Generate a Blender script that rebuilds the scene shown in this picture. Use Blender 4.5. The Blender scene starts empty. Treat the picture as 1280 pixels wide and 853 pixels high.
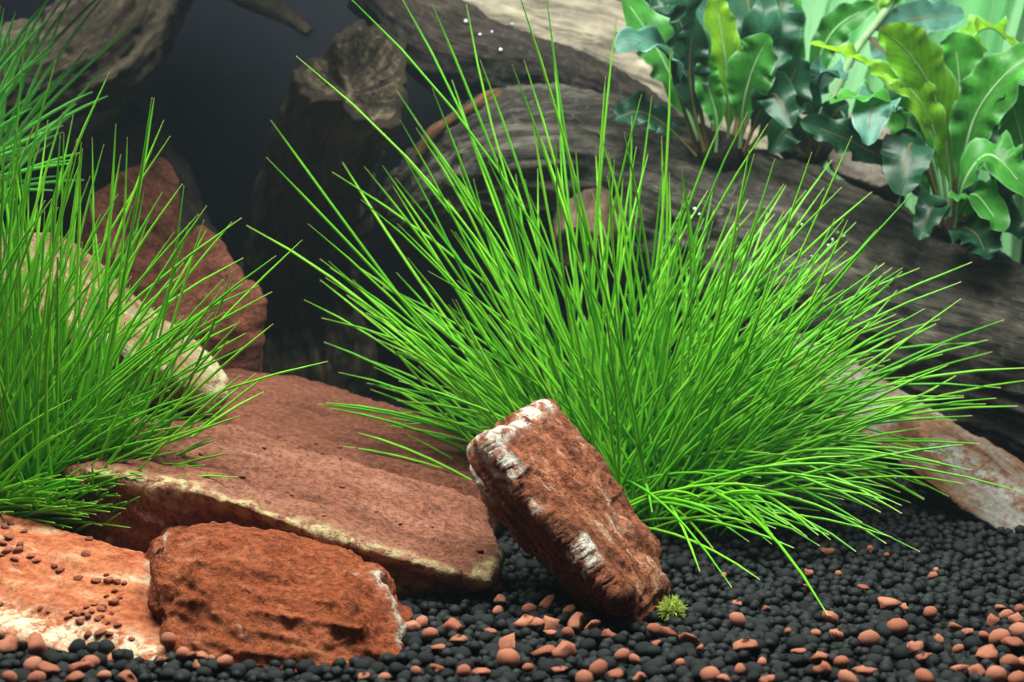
import bpy, bmesh, math, random
import numpy as np
from mathutils import Vector
from mathutils.bvhtree import BVHTree

random.seed(7)
RNG = np.random.default_rng(7)
SC = bpy.context.scene
COL = SC.collection
CM = 0.01                                   # everything below is written in centimetres

# ------------------------------------------------------------------ camera
FPX = 1758.0                                # focal length in pixels of a 1280 px wide frame
CAM = np.array((0.0, 0.0, 7.5))
PITCH = math.atan(126.5 / FPX)              # horizon at pixel row 300
cd = bpy.data.cameras.new('camera')
cd.sensor_fit = 'HORIZONTAL'
cd.sensor_width = 36.0
cd.lens = 36.0 * FPX / 1280.0
cd.clip_start = 0.01
cd.clip_end = 20.0
cd.dof.use_dof = True
cd.dof.focus_distance = 0.295
cd.dof.aperture_fstop = 30.0
co = bpy.data.objects.new('camera', cd)
co.location = CAM * CM
co.rotation_euler = (math.pi / 2 - PITCH, 0, 0)
COL.objects.link(co)
SC.camera = co

# ------------------------------------------------------------------ world, lamps, exposure
w = bpy.data.worlds.new('room')
SC.world = w
w.use_nodes = True
w.node_tree.nodes['Background'].inputs[0].default_value = (0.55, 0.75, 1.0, 1)
w.node_tree.nodes['Background'].inputs[1].default_value = 0.014


def area(name, loc, target, sx, sy, power, col):
    ld = bpy.data.lights.new(name, 'AREA')
    ld.shape = 'RECTANGLE'
    ld.size, ld.size_y = sx * CM, sy * CM
    ld.energy = power
    ld.color = col
    lo = bpy.data.objects.new(name, ld)
    lo.location = Vector(loc) * CM
    lo.rotation_euler = (Vector(target) - Vector(loc)).to_track_quat('-Z', 'Y').to_euler()
    COL.objects.link(lo)
    return lo


area('aquarium_lamp', (-1, 27, 36), (-1, 33, 0), 42, 14, 4.6, (0.95, 1.0, 0.93))      # the tube hood over the tank
area('room_lamp', (40, -75, 110), (0, 32, 2), 60, 60, 1.2, (1.0, 0.95, 0.88))        # the lit room in front of the glass

SC.view_settings.view_transform = 'Standard'
SC.view_settings.look = 'None'
SC.view_settings.gamma = 1.0
SC.view_settings.use_curve_mapping = False
SC.view_settings.exposure = 0.0
SC.cycles.use_denoising = True
SC.cycles.max_bounces = 8
SC.cycles.diffuse_bounces = 3
SC.cycles.transmission_bounces = 6
SC.cycles.volume_bounces = 1
SC.cycles.caustics_reflective = False
SC.cycles.caustics_refractive = False

# ------------------------------------------------------------------ pixel helpers
FWD = np.array((0, math.cos(PITCH), -math.sin(PITCH)))
UPV = np.array((0, math.sin(PITCH), math.cos(PITCH)))
RGT = np.array((1.0, 0, 0))


def pdir(px, py):
    return RGT * ((px - 640) / FPX) + UPV * ((426.5 - py) / FPX) + FWD


def at(px, py, Y):
    d = pdir(px, py)
    return CAM + d * (Y / d[1])


def ground_at(px, py, z=0.0):
    d = pdir(px, py)
    return CAM + d * ((z - CAM[2]) / d[2])


def topx(p):
    q = np.asarray(p) - CAM
    dz = q @ FWD
    return 640 + FPX * (q @ RGT) / dz, 426.5 - FPX * (q @ UPV) / dz


# ------------------------------------------------------------------ noise
def _hash(ix, iy, iz, seed):
    h = (ix.astype(np.int64) * 374761393 + iy.astype(np.int64) * 668265263 + iz.astype(np.int64) * 2147483647 + seed * 1274126177) & 0xFFFFFFFF
    h = ((h ^ (h >> 13)) * 1274126177) & 0xFFFFFFFF
    h = ((h ^ (h >> 15)) * 2246822519) & 0xFFFFFFFF
    return ((h ^ (h >> 16)) & 0xFFFFFF) / float(0xFFFFFF)


def vnoise(p, seed=0):
    """value noise in -1..1, p is (n,3)"""
    i = np.floor(p).astype(np.int64)
    f = p - i
    f = f * f * f * (f * (f * 6 - 15) + 10)
    r = 0
    for dx in (0, 1):
        wx = f[:, 0] if dx else 1 - f[:, 0]
        for dy in (0, 1):
            wy = f[:, 1] if dy else 1 - f[:, 1]
            for dz in (0, 1):
                wz = f[:, 2] if dz else 1 - f[:, 2]
                r = r + wx * wy * wz * _hash(i[:, 0] + dx, i[:, 1] + dy, i[:, 2] + dz, seed)
    return r * 2 - 1


def fbm(p, octv=4, seed=0, gain=0.5):
    a, s, t = 1.0, 0, 0
    for k in range(octv):
        s = s + a * vnoise(p * (2.03 ** k) + 17.3 * k, seed + k)
        t += a
        a *= gain
    return s / t


# ------------------------------------------------------------------ object helpers
def mesh_np(name, V, F, mat=None, smooth=True, origin=(0, 0, 0)):
    """V (n,3) in cm, F (m,k) uniform polygons -> mesh in metres about origin"""
    V = np.asarray(V, float)
    F = np.asarray(F, np.int32)
    me = bpy.data.meshes.new(name)
    me.vertices.add(len(V))
    me.vertices.foreach_set('co', ((V - np.asarray(origin)) * CM).astype(np.float32).ravel())
    k = F.shape[1]
    me.loops.add(F.size)
    me.loops.foreach_set('vertex_index', F.ravel())
    me.polygons.add(len(F))
    me.polygons.foreach_set('loop_start', np.arange(0, F.size, k, dtype=np.int32))
    me.polygons.foreach_set('loop_total', np.full(len(F), k, np.int32))
    if smooth:
        me.polygons.foreach_set('use_smooth', np.ones(len(F), bool))
    me.update(calc_edges=True)
    me.validate()
    if mat:
        me.materials.append(mat)
    return me


def attr_f(me, name, vals):
    a = me.attributes.new(name, 'FLOAT', 'POINT')
    a.data.foreach_set('value', np.asarray(vals, np.float32))


def attr_v(me, name, vals):
    a = me.attributes.new(name, 'FLOAT_VECTOR', 'POINT')
    a.data.foreach_set('vector', np.asarray(vals, np.float32).ravel())


def link(name, me, loc=(0, 0, 0), parent=None):
    o = bpy.data.objects.new(name, me)
    o.location = Vector(loc) * CM
    COL.objects.link(o)
    if parent is not None:
        o.parent = parent
    return o


def tag(o, label=None, cat=None, group=None, kind=None):
    if label:
        o['label'] = label
    if cat:
        o['category'] = cat
    if group:
        o['group'] = group
    if kind:
        o['kind'] = kind
    return o


def empty(name, loc):
    o = bpy.data.objects.new(name, None)
    o.location = Vector(loc) * CM
    o.empty_display_size = 0.005
    COL.objects.link(o)
    return o


# ------------------------------------------------------------------ materials
class NT:
    def __init__(self, name):
        self.m = bpy.data.materials.new(name)
        self.m.use_nodes = True
        self.t = self.m.node_tree
        self.t.nodes.clear()
        self.out = self.t.nodes.new('ShaderNodeOutputMaterial')

    def n(self, typ, ins=None, **props):
        nd = self.t.nodes.new('ShaderNode' + typ)
        for k, v in props.items():
            setattr(nd, k, v)
        for k, v in (ins or {}).items():
            s = nd.inputs[k]
            if hasattr(v, 'is_output'):
                self.t.links.new(v, s)
            else:
                s.default_value = v
        return nd

    def math(self, op, a, b=0.0, c=0.0, clamp=False):
        return self.n('Math', {0: a, 1: b, 2: c}, operation=op, use_clamp=clamp).outputs[0]

    def mix(self, fac, a, b, blend='MIX'):
        nd = self.t.nodes.new('ShaderNodeMix')
        nd.data_type = 'RGBA'
        nd.blend_type = blend
        for i, v in ((0, fac), (6, a), (7, b)):
            if hasattr(v, 'is_output'):
                self.t.links.new(v, nd.inputs[i])
            else:
                nd.inputs[i].default_value = v if i == 0 else (*v, 1)
        return nd.outputs[2]

    def ramp(self, fac, stops):
        nd = self.t.nodes.new('ShaderNodeValToRGB')
        self.t.links.new(fac, nd.inputs[0])
        el = nd.color_ramp.elements
        while len(el) < len(stops):
            el.new(0.5)
        for e, (p, c) in zip(el, stops):
            e.position = p
            e.color = (*c, 1)
        return nd.outputs[0]

    def smooth(self, v, lo, hi, a=0.0, b=1.0):
        nd = self.n('MapRange', {0: v, 1: lo, 2: hi, 3: a, 4: b}, interpolation_type='SMOOTHSTEP')
        return nd.outputs[0]

    def vec(self, v, scale):
        return self.n('Mapping', {0: v, 3: scale}).outputs[0]

    def noise(self, v, scale, detail=4.0, rough=0.55, dist=0.0):
        return self.n('TexNoise', {'Vector': v, 'Scale': scale, 'Detail': detail, 'Roughness': rough, 'Distortion': dist}).outputs[0]

    def surface(self, s):
        self.t.links.new(s, self.out.inputs[0])
        return self.m


def cm_coords(N):
    return N.vec(N.n('TexCoord').outputs['Object'], (100, 100, 100))


def rock_material(name, stops, dust, vein_col, bumpy=0.5, grain_scale=2.6, speck=0.35, rough=0.9, albedo=0.62, dusty=0.6):
    """layered stone: bands follow the stone's own bedding ('grain'), pale mineral rims follow 'vein'"""
    k = lambda c: tuple(x * albedo for x in c)
    N = NT(name)
    g = N.n('Attribute', attribute_name='grain').outputs['Vector']
    vein = N.n('Attribute', attribute_name='vein').outputs['Fac']
    c = cm_coords(N)
    n1 = N.noise(g, grain_scale, 9, 0.68, 0.8)
    col = N.ramp(n1, [(0.5 + (p - 0.5) * 0.62, k(q)) for p, q in stops])
    n2 = N.noise(c, 0.9, 6, 0.65)
    col = N.mix(N.smooth(n2, 0.42, 0.60, 0.0, dusty), col, k(dust))
    n3 = N.noise(c, 8.0, 5, 0.7)
    val = N.smooth(n3, 0.3, 0.7, 1.0 - speck, 1.0 + speck)
    col = N.mix(1.0, col, N.n('CombineColor', {0: val, 1: val, 2: val}).outputs[0], 'MULTIPLY')
    pit = N.smooth(N.noise(c, 4.0, 5, 0.75), 0.60, 0.72, 0.0, 0.55)
    col = N.mix(pit, col, k(stops[0][1]))
    nv = N.noise(c, 3.4, 6, 0.7)
    fac = N.math('MULTIPLY', vein, N.smooth(nv, 0.40, 0.58), clamp=True)
    sp = N.smooth(N.noise(N.vec(g, (1.0, 1.0, 1.0)), 4.5, 4, 0.5), 0.69, 0.76, 0.0, 0.45)
    fac = N.math('MAXIMUM', fac, sp)
    col = N.mix(fac, col, N.mix(N.noise(c, 1.7, 3, 0.5), k(vein_col), tuple(min(1, x * 1.25) for x in k(vein_col))))
    h = N.math('ADD', N.math('MULTIPLY', n3, 0.9), N.math('MULTIPLY', N.noise(c, 26.0, 4, 0.7), 0.4))
    h = N.math('ADD', h, N.math('MULTIPLY', N.noise(g, 7.0, 6, 0.7), 0.8))
    b = N.n('Bump', {'Strength': bumpy, 'Distance': 0.0016, 'Height': h})
    p = N.n('BsdfPrincipled', {'Base Color': col, 'Roughness': rough, 'Normal': b.outputs[0], 'Specular IOR Level': 0.12})
    return N.surface(p.outputs[0])


RED = rock_material('red_layered_stone',
                    [(0.25, (0.10, 0.030, 0.015)), (0.42, (0.34, 0.085, 0.035)), (0.55, (0.45, 0.13, 0.055)), (0.72, (0.58, 0.25, 0.13))],
                    (0.36, 0.11, 0.055), (0.72, 0.58, 0.38), 0.7)
REDROUGH = rock_material('rough_red_stone',
                         [(0.25, (0.13, 0.035, 0.016)), (0.42, (0.36, 0.085, 0.032)), (0.58, (0.46, 0.125, 0.05)), (0.75, (0.55, 0.20, 0.10))],
                         (0.40, 0.10, 0.04), (0.80, 0.70, 0.56), 1.0, 2.8, 0.45, dusty=0.45, albedo=0.80)
REDSPECK = rock_material('white_flecked_red_stone',
                         [(0.24, (0.09, 0.035, 0.022)), (0.40, (0.27, 0.085, 0.04)), (0.54, (0.42, 0.14, 0.07)), (0.64, (0.50, 0.22, 0.12)), (0.78, (0.66, 0.48, 0.34))],
                         (0.33, 0.12, 0.065), (0.85, 0.78, 0.66), 1.0, 3.2, 0.5, dusty=0.35, albedo=0.85)
REDBRIGHT = rock_material('bright_red_stone',
                          [(0.28, (0.33, 0.075, 0.028)), (0.44, (0.55, 0.16, 0.07)), (0.58, (0.66, 0.24, 0.11)), (0.74, (0.78, 0.50, 0.30))],
                          (0.54, 0.15, 0.065), (0.85, 0.72, 0.50), 0.6, 2.4, albedo=0.74)
DUSTY = rock_material('dusty_red_slab',
                      [(0.28, (0.20, 0.075, 0.045)), (0.45, (0.34, 0.13, 0.08)), (0.6, (0.40, 0.165, 0.105)), (0.75, (0.47, 0.22, 0.145))],
                      (0.33, 0.12, 0.07), (0.66, 0.52, 0.27), 0.9, 1.6, 0.5, albedo=0.82, dusty=0.7)
DUSTY_SHADED = rock_material('shaded_dusty_slab',  # darker copy of the dusty stone, shade put into its colour
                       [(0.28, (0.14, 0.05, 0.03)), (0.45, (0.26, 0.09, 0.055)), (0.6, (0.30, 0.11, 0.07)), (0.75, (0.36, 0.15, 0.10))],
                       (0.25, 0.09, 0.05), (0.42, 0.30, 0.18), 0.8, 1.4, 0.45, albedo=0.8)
TAN = rock_material('tan_banded_stone',
                    [(0.26, (0.22, 0.085, 0.035)), (0.42, (0.50, 0.27, 0.14)), (0.56, (0.62, 0.40, 0.23)), (0.74, (0.74, 0.60, 0.40))],
                    (0.55, 0.32, 0.17), (0.85, 0.74, 0.45), 0.6, 3.0, albedo=0.42, dusty=0.4)
PETRI = rock_material('petrified_wood_stone',
                      [(0.30, (0.12, 0.045, 0.022)), (0.42, (0.30, 0.14, 0.075)), (0.52, (0.30, 0.22, 0.16)), (0.64, (0.36, 0.35, 0.30)), (0.78, (0.48, 0.46, 0.40))],
                      (0.30, 0.15, 0.09), (0.42, 0.44, 0.40), 0.6, 2.2, 0.3, albedo=0.62, dusty=0.3)
PALE = rock_material('pale_pinkish_stone',
                     [(0.28, (0.34, 0.24, 0.20)), (0.5, (0.46, 0.36, 0.31)), (0.75, (0.6, 0.52, 0.46))],
                     (0.45, 0.34, 0.29), (0.7, 0.65, 0.6), 0.4, 2.0, 0.2, albedo=0.5)


def wood_material(name, stops, moss=0.0, rough=0.85):
    N = NT(name)
    g = N.n('Attribute', attribute_name='grain').outputs['Vector']
    c = cm_coords(N)
    n1 = N.noise(g, 1.6, 10, 0.72, 1.2)
    col = N.ramp(n1, [(0.5 + (p - 0.5) * 0.7, q) for p, q in stops])
    n2 = N.noise(c, 0.5, 4, 0.6)
    v = N.smooth(n2, 0.3, 0.7, 0.55, 1.25)
    col = N.mix(1.0, col, N.n('CombineColor', {0: v, 1: v, 2: v}).outputs[0], 'MULTIPLY')
    n3 = N.noise(c, 5.0, 4, 0.6)
    col = N.mix(N.smooth(n3, 0.5, 0.75, 0.0, moss), col, (0.16, 0.17, 0.13))
    h = N.math('ADD', n1, N.math('MULTIPLY', N.noise(g, 6.0, 4, 0.65), 0.5))
    b = N.n('Bump', {'Strength': 1.0, 'Distance': 0.003, 'Height': h})
    p = N.n('BsdfPrincipled', {'Base Color': col, 'Roughness': rough, 'Normal': b.outputs[0], 'Specular IOR Level': 0.15})
    return N.surface(p.outputs[0])


WOOD = wood_material('grey_driftwood', [(0.28, (0.014, 0.012, 0.010)), (0.45, (0.052, 0.045, 0.037)), (0.6, (0.115, 0.10, 0.08)), (0.75, (0.21, 0.18, 0.135))], 0.4)
WOODDARK = wood_material('dark_driftwood', [(0.28, (0.012, 0.009, 0.008)), (0.45, (0.035, 0.025, 0.020)), (0.6, (0.06, 0.045, 0.036)), (0.75, (0.10, 0.07, 0.05))], 0.3)
WOODPALE = wood_material('sun_bleached_driftwood', [(0.28, (0.13, 0.10, 0.075)), (0.45, (0.32, 0.27, 0.20)), (0.6, (0.46, 0.40, 0.29)), (0.75, (0.58, 0.51, 0.38))], 0.15)
WOODBROWN = wood_material('brown_driftwood', [(0.28, (0.035, 0.022, 0.014)), (0.45, (0.11, 0.07, 0.042)), (0.6, (0.20, 0.13, 0.08)), (0.75, (0.33, 0.25, 0.16))], 0.35)
WOODSTUMP = wood_material('dark_brown_driftwood', [(0.28, (0.02, 0.014, 0.010)), (0.45, (0.06, 0.042, 0.028)), (0.6, (0.115, 0.085, 0.058)), (0.75, (0.22, 0.17, 0.115))], 0.35)
WOODCRUST = wood_material('crusted_driftwood', [(0.28, (0.022, 0.015, 0.010)), (0.45, (0.07, 0.05, 0.033)), (0.6, (0.16, 0.12, 0.08)), (0.75, (0.30, 0.25, 0.16))], 0.3)
TWIG = wood_material('brown_twig', [(0.28, (0.05, 0.025, 0.014)), (0.5, (0.16, 0.075, 0.035)), (0.75, (0.28, 0.15, 0.08))])


def grain_material(name, a, b, rough=0.8):
    N = NT(name)
    r = N.math('FRACT', N.math('ADD', N.n('ObjectInfo').outputs['Random'], N.n('NewGeometry').outputs['Random Per Island']))
    c = cm_coords(N)
    col = N.mix(r, a, b)
    n = N.noise(c, 14.0, 4, 0.6)
    v = N.smooth(n, 0.3, 0.7, 0.7, 1.25)
    col = N.mix(1.0, col, N.n('CombineColor', {0: v, 1: v, 2: v}).outputs[0], 'MULTIPLY')
    bp = N.n('Bump', {'Strength': 0.5, 'Distance': 0.0004, 'Height': N.noise(c, 22.0, 4, 0.65)})
    p = N.n('BsdfPrincipled', {'Base Color': col, 'Roughness': rough, 'Normal': bp.outputs[0], 'Specular IOR Level': 0.2})
    return N.surface(p.outputs[0])


SOIL = grain_material('black_soil_granule', (0.008, 0.0095, 0.010), (0.020, 0.0235, 0.024), 0.6)
CLAY = grain_material('terracotta_granule', (0.30, 0.095, 0.055), (0.46, 0.18, 0.11), 0.85)
CRUMB = grain_material('red_stone_crumb', (0.20, 0.06, 0.035), (0.33, 0.11, 0.065), 0.9)
BEAD = grain_material('dark_fleck', (0.06, 0.055, 0.05), (0.12, 0.10, 0.09), 0.9)


def plant_material(name, c0, c1, tip=None, transl=0.45, rough=0.4, vein=False, edge=None):
    N = NT(name)
    t = N.n('Attribute', attribute_name='t').outputs['Fac']
    r = N.math('FRACT', N.math('ADD', N.n('ObjectInfo').outputs['Random'], N.n('NewGeometry').outputs['Random Per Island']))
    col = N.mix(r, c0, c1)
    if tip:
        col = N.mix(N.smooth(t, 0.965, 1.0, 0.0, 0.75), col, tip)
    if vein:
        s = N.n('Attribute', attribute_name='s').outputs['Fac']
        c = cm_coords(N)
        # side veins: fine oblique lines between midrib and margin
        ph = N.math('SUBTRACT', N.math('MULTIPLY', t, 95.0), N.math('MULTIPLY', s, 22.0))
        wv = N.smooth(N.math('SINE', ph), 0.5, 1.0, 0.0, 0.22)
        col = N.mix(wv, col, tuple(min(1, x * 1.6) for x in c1))
        nn = N.noise(c, 2.2, 3, 0.5)
        v = N.smooth(nn, 0.3, 0.7, 0.75, 1.25)
        col = N.mix(1.0, col, N.n('CombineColor', {0: v, 1: v, 2: v}).outputs[0], 'MULTIPLY')
        if edge:
            col = N.mix(N.smooth(s, 0.86, 1.0, 0.0, 0.6), col, edge)
        col = N.mix(N.smooth(t, 0.30, 0.0, 0.0, 0.85), col, (0.10, 0.055, 0.02))
    d = N.n('BsdfPrincipled', {'Base Color': col, 'Roughness': rough, 'Specular IOR Level': 0.35})
    tr = N.n('BsdfTranslucent', {'Color': N.mix(0.5, col, tuple(min(1, x * 1.5) for x in c1))})
    mx = N.n('MixShader', {0: transl, 1: d.outputs[0], 2: tr.outputs[0]})
    return N.surface(mx.outputs[0])


GRASS = plant_material('grass_blade', (0.10, 0.46, 0.018), (0.28, 0.71, 0.04), (0.65, 0.62, 0.25), 0.25, 0.28)
GRASS2 = plant_material('pale_grass_blade', (0.14, 0.58, 0.08), (0.25, 0.74, 0.15), (0.4, 0.6, 0.3), 0.35, 0.35)
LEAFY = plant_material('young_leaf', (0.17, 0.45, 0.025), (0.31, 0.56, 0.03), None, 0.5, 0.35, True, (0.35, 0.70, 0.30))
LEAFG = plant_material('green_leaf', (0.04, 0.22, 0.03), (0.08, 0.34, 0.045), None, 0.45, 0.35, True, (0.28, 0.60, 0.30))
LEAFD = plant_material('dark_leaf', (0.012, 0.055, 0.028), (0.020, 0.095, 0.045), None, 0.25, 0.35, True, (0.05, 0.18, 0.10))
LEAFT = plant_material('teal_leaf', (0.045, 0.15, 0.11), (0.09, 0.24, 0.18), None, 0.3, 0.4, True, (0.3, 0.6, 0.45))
BACKG = plant_material('background_leaf', (0.20, 0.62, 0.22), (0.42, 0.82, 0.44), None, 0.45, 0.5)
ALGA = plant_material('algae_tuft', (0.34, 0.46, 0.05), (0.55, 0.65, 0.14), None, 0.3, 0.6)


def plain(name, col, rough=0.7):
    N = NT(name)
    c = cm_coords(N)
    n = N.noise(c, 1.5, 4, 0.5)
    v = N.smooth(n, 0.3, 0.7, 0.8, 1.2)
    cc = N.mix(1.0, col, N.n('CombineColor', {0: v, 1: v, 2: v}).outputs[0], 'MULTIPLY')
    return N.surface(N.n('BsdfPrincipled', {'Base Color': cc, 'Roughness': rough, 'Specular IOR Level': 0.2}).outputs[0])


BACKPANE = plain('dark_blue_back_film', (0.004, 0.0045, 0.009))
SOILBASE = plain('packed_black_soil', (0.010, 0.011, 0.012), 0.9)
STEMM = plain('plant_stem', (0.16, 0.11, 0.04), 0.5)
STEMG = plain('green_stem', (0.25, 0.42, 0.20), 0.5)

# ------------------------------------------------------------------ setting: soil bed, back pane, water
MX, MY = at(770, 600, 36.5)[0], 36.5


def soil_z(x, y):
    x, y = np.asarray(x, float), np.asarray(y, float)
    return 1.3 * np.exp(-(((x - MX) / 4.2) ** 2 + ((y - MY) / 2.2) ** 2)) + 0.05 * np.clip(y - 36, 0, 30)


gx, gy = np.meshgrid(np.linspace(-34, 34, 137), np.linspace(17, 58.5, 84))
V = np.stack([gx.ravel(), gy.ravel(), soil_z(gx.ravel(), gy.ravel()) - 0.20 + 0.04 * fbm(np.stack([gx.ravel(), gy.ravel(), gx.ravel() * 0], 1), 3)], 1)
ny, nx = gx.shape
I = np.arange(ny * nx).reshape(ny, nx)
F = np.stack([I[:-1, :-1], I[:-1, 1:], I[1:, 1:], I[1:, :-1]], -1).reshape(-1, 4)
fl = link('floor', mesh_np('floor', V, F, SOILBASE))
tag(fl, 'packed black soil bed on the tank bottom under the granules', kind='structure')


def box_mesh(name, lo, hi, mat):
    x0, y0, z0 = lo
    x1, y1, z1 = hi
    V = [(x0, y0, z0), (x1, y0, z0), (x1, y1, z0), (x0, y1, z0), (x0, y0, z1), (x1, y0, z1), (x1, y1, z1), (x0, y1, z1)]
    F = [(0, 3, 2, 1), (4, 5, 6, 7), (0, 1, 5, 4), (1, 2, 6, 5), (2, 3, 7, 6), (3, 0, 4, 7)]
    return mesh_np(name, V, F, mat, smooth=False)


bw = link('wall_back', box_mesh('wall_back', (-34, 58.6, -0.5), (34, 59.2, 30), BACKPANE))
tag(bw, 'dark blue back pane of the aquarium behind the driftwood', kind='structure')

N = NT('cloudy_water')
vs = N.n('VolumeScatter', {'Color': (0.62, 0.82, 0.95, 1), 'Density': 0.085, 'Anisotropy': 0.35})
N.t.links.new(vs.outputs[0], N.out.inputs['Volume'])
wa = link('water', box_mesh('water', (-33.9, 16.5, -0.3), (33.9, 58.5, 28), N.m))
tag(wa, 'slightly cloudy clear water filling the whole tank', kind='structure')


# ------------------------------------------------------------------ stones
ROCK_BVH = []


def seg_dist(P, a, b):
    a, b = np.asarray(a), np.asarray(b)
    ab = b - a
    t = np.clip(((P - a) @ ab) / (ab @ ab), 0, 1)
    return np.linalg.norm(P - (a + t[:, None] * ab), axis=1)


def hull_bm(bm, pts):
    t = bmesh.new()
    for p in pts:
        t.verts.new(Vector(p))
    r = bmesh.ops.convex_hull(t, input=t.verts)
    bmesh.ops.delete(t, geom=[v for v in t.verts if not v.link_faces], context='VERTS')
    m = bpy.data.meshes.new('tmp')
    t.to_mesh(m)
    t.free()
    bm.from_mesh(m)
    bpy.data.meshes.remove(m)


def frame(axis, up=(0, 0, 1)):
    a = np.asarray(axis, float)
    a /= np.linalg.norm(a)
    u = np.asarray(up, float)
    u = u - a * (u @ a)
    u /= np.linalg.norm(u)
    return np.stack([a, np.cross(u, a), u])          # rows: along, across, up


def stone(name, hulls, mat, label, axis, up=(0, 0, 1), voxel=0.07, big=0.10, layer=0.10, fine=0.025,
          stretch=6.0, lscale=2.2, veins=(), vr=0.25, seed=1, cat='stone', group=None, terr=0.0, chip=0.045):
    bm = bmesh.new()
    for h in hulls:
        hull_bm(bm, h)
    me = bpy.data.meshes.new(name + '_raw')
    bm.to_mesh(me)
    bm.free()
    tmp = bpy.data.objects.new('tmp', me)
    COL.objects.link(tmp)
    md = tmp.modifiers.new('r', 'REMESH')
    md.mode = 'VOXEL'
    md.voxel_size = voxel
    sm = tmp.modifiers.new('s', 'SMOOTH')
    sm.factor = 0.5
    sm.iterations = 5
    dg = bpy.context.evaluated_depsgraph_get()
    ev = tmp.evaluated_get(dg)
    m2 = bpy.data.meshes.new_from_object(ev)
    n = len(m2.vertices)
    P = np.empty(n * 3, np.float32)
    m2.vertices.foreach_get('co', P)
    P = P.reshape(-1, 3).astype(float)
    Nn = np.empty(n * 3, np.float32)
    m2.vertices.foreach_get('normal', Nn)
    Nn = Nn.reshape(-1, 3).astype(float)
    F = np.empty(len(m2.loops), np.int32)
    m2.loops.foreach_get('vertex_index', F)
    F = F.reshape(-1, 4)
    bpy.data.objects.remove(tmp)
    bpy.data.meshes.remove(me)
    bpy.data.meshes.remove(m2)
    fr = frame(axis, up)
    G = P @ fr.T
    Gs = G / np.array((stretch, 1.6, 1.0))
    d = big * fbm(P * 0.55, 3, seed) * 1.6
    lay = fbm(Gs * np.array((0.6, 1, 1)) * lscale, 3, seed + 20, 0.5)
    d = d + layer * (1 - 2 * np.abs(lay)) * 0.9
    if terr:                                         # bedding ledges: each bed stands proud by its own amount
        q = (G[:, 2] + 0.25 * fbm(P * 0.5, 2, seed + 5)) * terr
        b0 = np.floor(q)
        d = d + layer * 1.1 * (_hash(b0.astype(int), b0.astype(int) * 0, b0.astype(int) * 0, seed) - 0.5)
    ch = vnoise(Gs * np.array((3.2, 1.9, 1.5)) * 0.9, seed + 60) + 0.4 * vnoise(P * 2.6, seed + 61)
    d = d + chip * np.tanh(ch * 5.0)                 # flaked-off patches with sharp borders
    d = d + fine * fbm(P * 4.5, 3, seed + 40, 0.65) * 1.6
    vein = np.zeros(n)
    for v in veins:
        a, b = v[0], v[1]
        r = v[2] if len(v) > 2 else vr
        vein = np.maximum(vein, np.exp(-(seg_dist(P, a, b) / r) ** 2))
    Q = P + Nn * d[:, None]
    base = np.array((Q[:, 0].mean(), Q[:, 1].mean(), Q[:, 2].min()))
    me = mesh_np(name, Q, F, mat, True, base)
    attr_v(me, 'grain', Gs)
    attr_f(me, 'vein', np.clip(vein * 1.5, 0, 1))
    o = link(name, me, base)
    tag(o, label, cat, group)
    ROCK_BVH.append((o, BVHTree.FromPolygons([tuple(q) for q in Q], [tuple(f) for f in F])))
    return o


def G0(px, py, z=-0.2):
    return ground_at(px, py, z)


A = at
# leaning wedge
lean = stone('leaning_stone', [[A(608, 556, 27.9), A(690, 655, 27.1), A(772, 742, 26.5), A(688, 505, 30.2), A(824, 702, 28.8), A(829, 730, 28.2), A(596, 566, 29.2), A(612, 622, 30.0),
                               A(655, 682, 29.9), A(725, 738, 28.9), A(790, 787, 27.2), A(672, 520, 31.2), A(812, 762, 28.4), A(700, 600, 31.2)]],
             REDSPECK, 'narrow red stone leaning upright against the grass, with white mineral specks', A(772, 742, 26.5) - A(608, 556, 27.9), A(760, 600, 28) - A(690, 640, 29),
             0.04, 0.06, 0.17, 0.04, 7.0, 3.2, [(A(608, 557, 27.9), A(640, 592, 27.6), 0.12), (A(722, 684, 26.9), A(740, 704, 26.7), 0.12), (A(660, 630, 27.3), A(668, 640, 27.2), 0.12), (A(608, 557, 27.9), A(685, 507, 30), 0.16), (A(598, 568, 29.1), A(608, 605, 29.3), 0.25)], seed=3, terr=3.2, chip=0.05)
cap = stone('small_brown_stone', [[A(640, 522, 31.2), A(652, 512, 31.4), A(680, 504, 31.4), A(694, 515, 31.3), A(690, 560, 31.3), A(640, 556, 31.2), A(650, 520, 32.2), A(690, 520, 32.2), A(650, 600, 32.0), A(690, 600, 32)]],
            RED, 'small brown stone peeking out behind the top of the leaning stone', (1, 0, -1), voxel=0.06, big=0.05, layer=0.05, seed=9)
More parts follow.
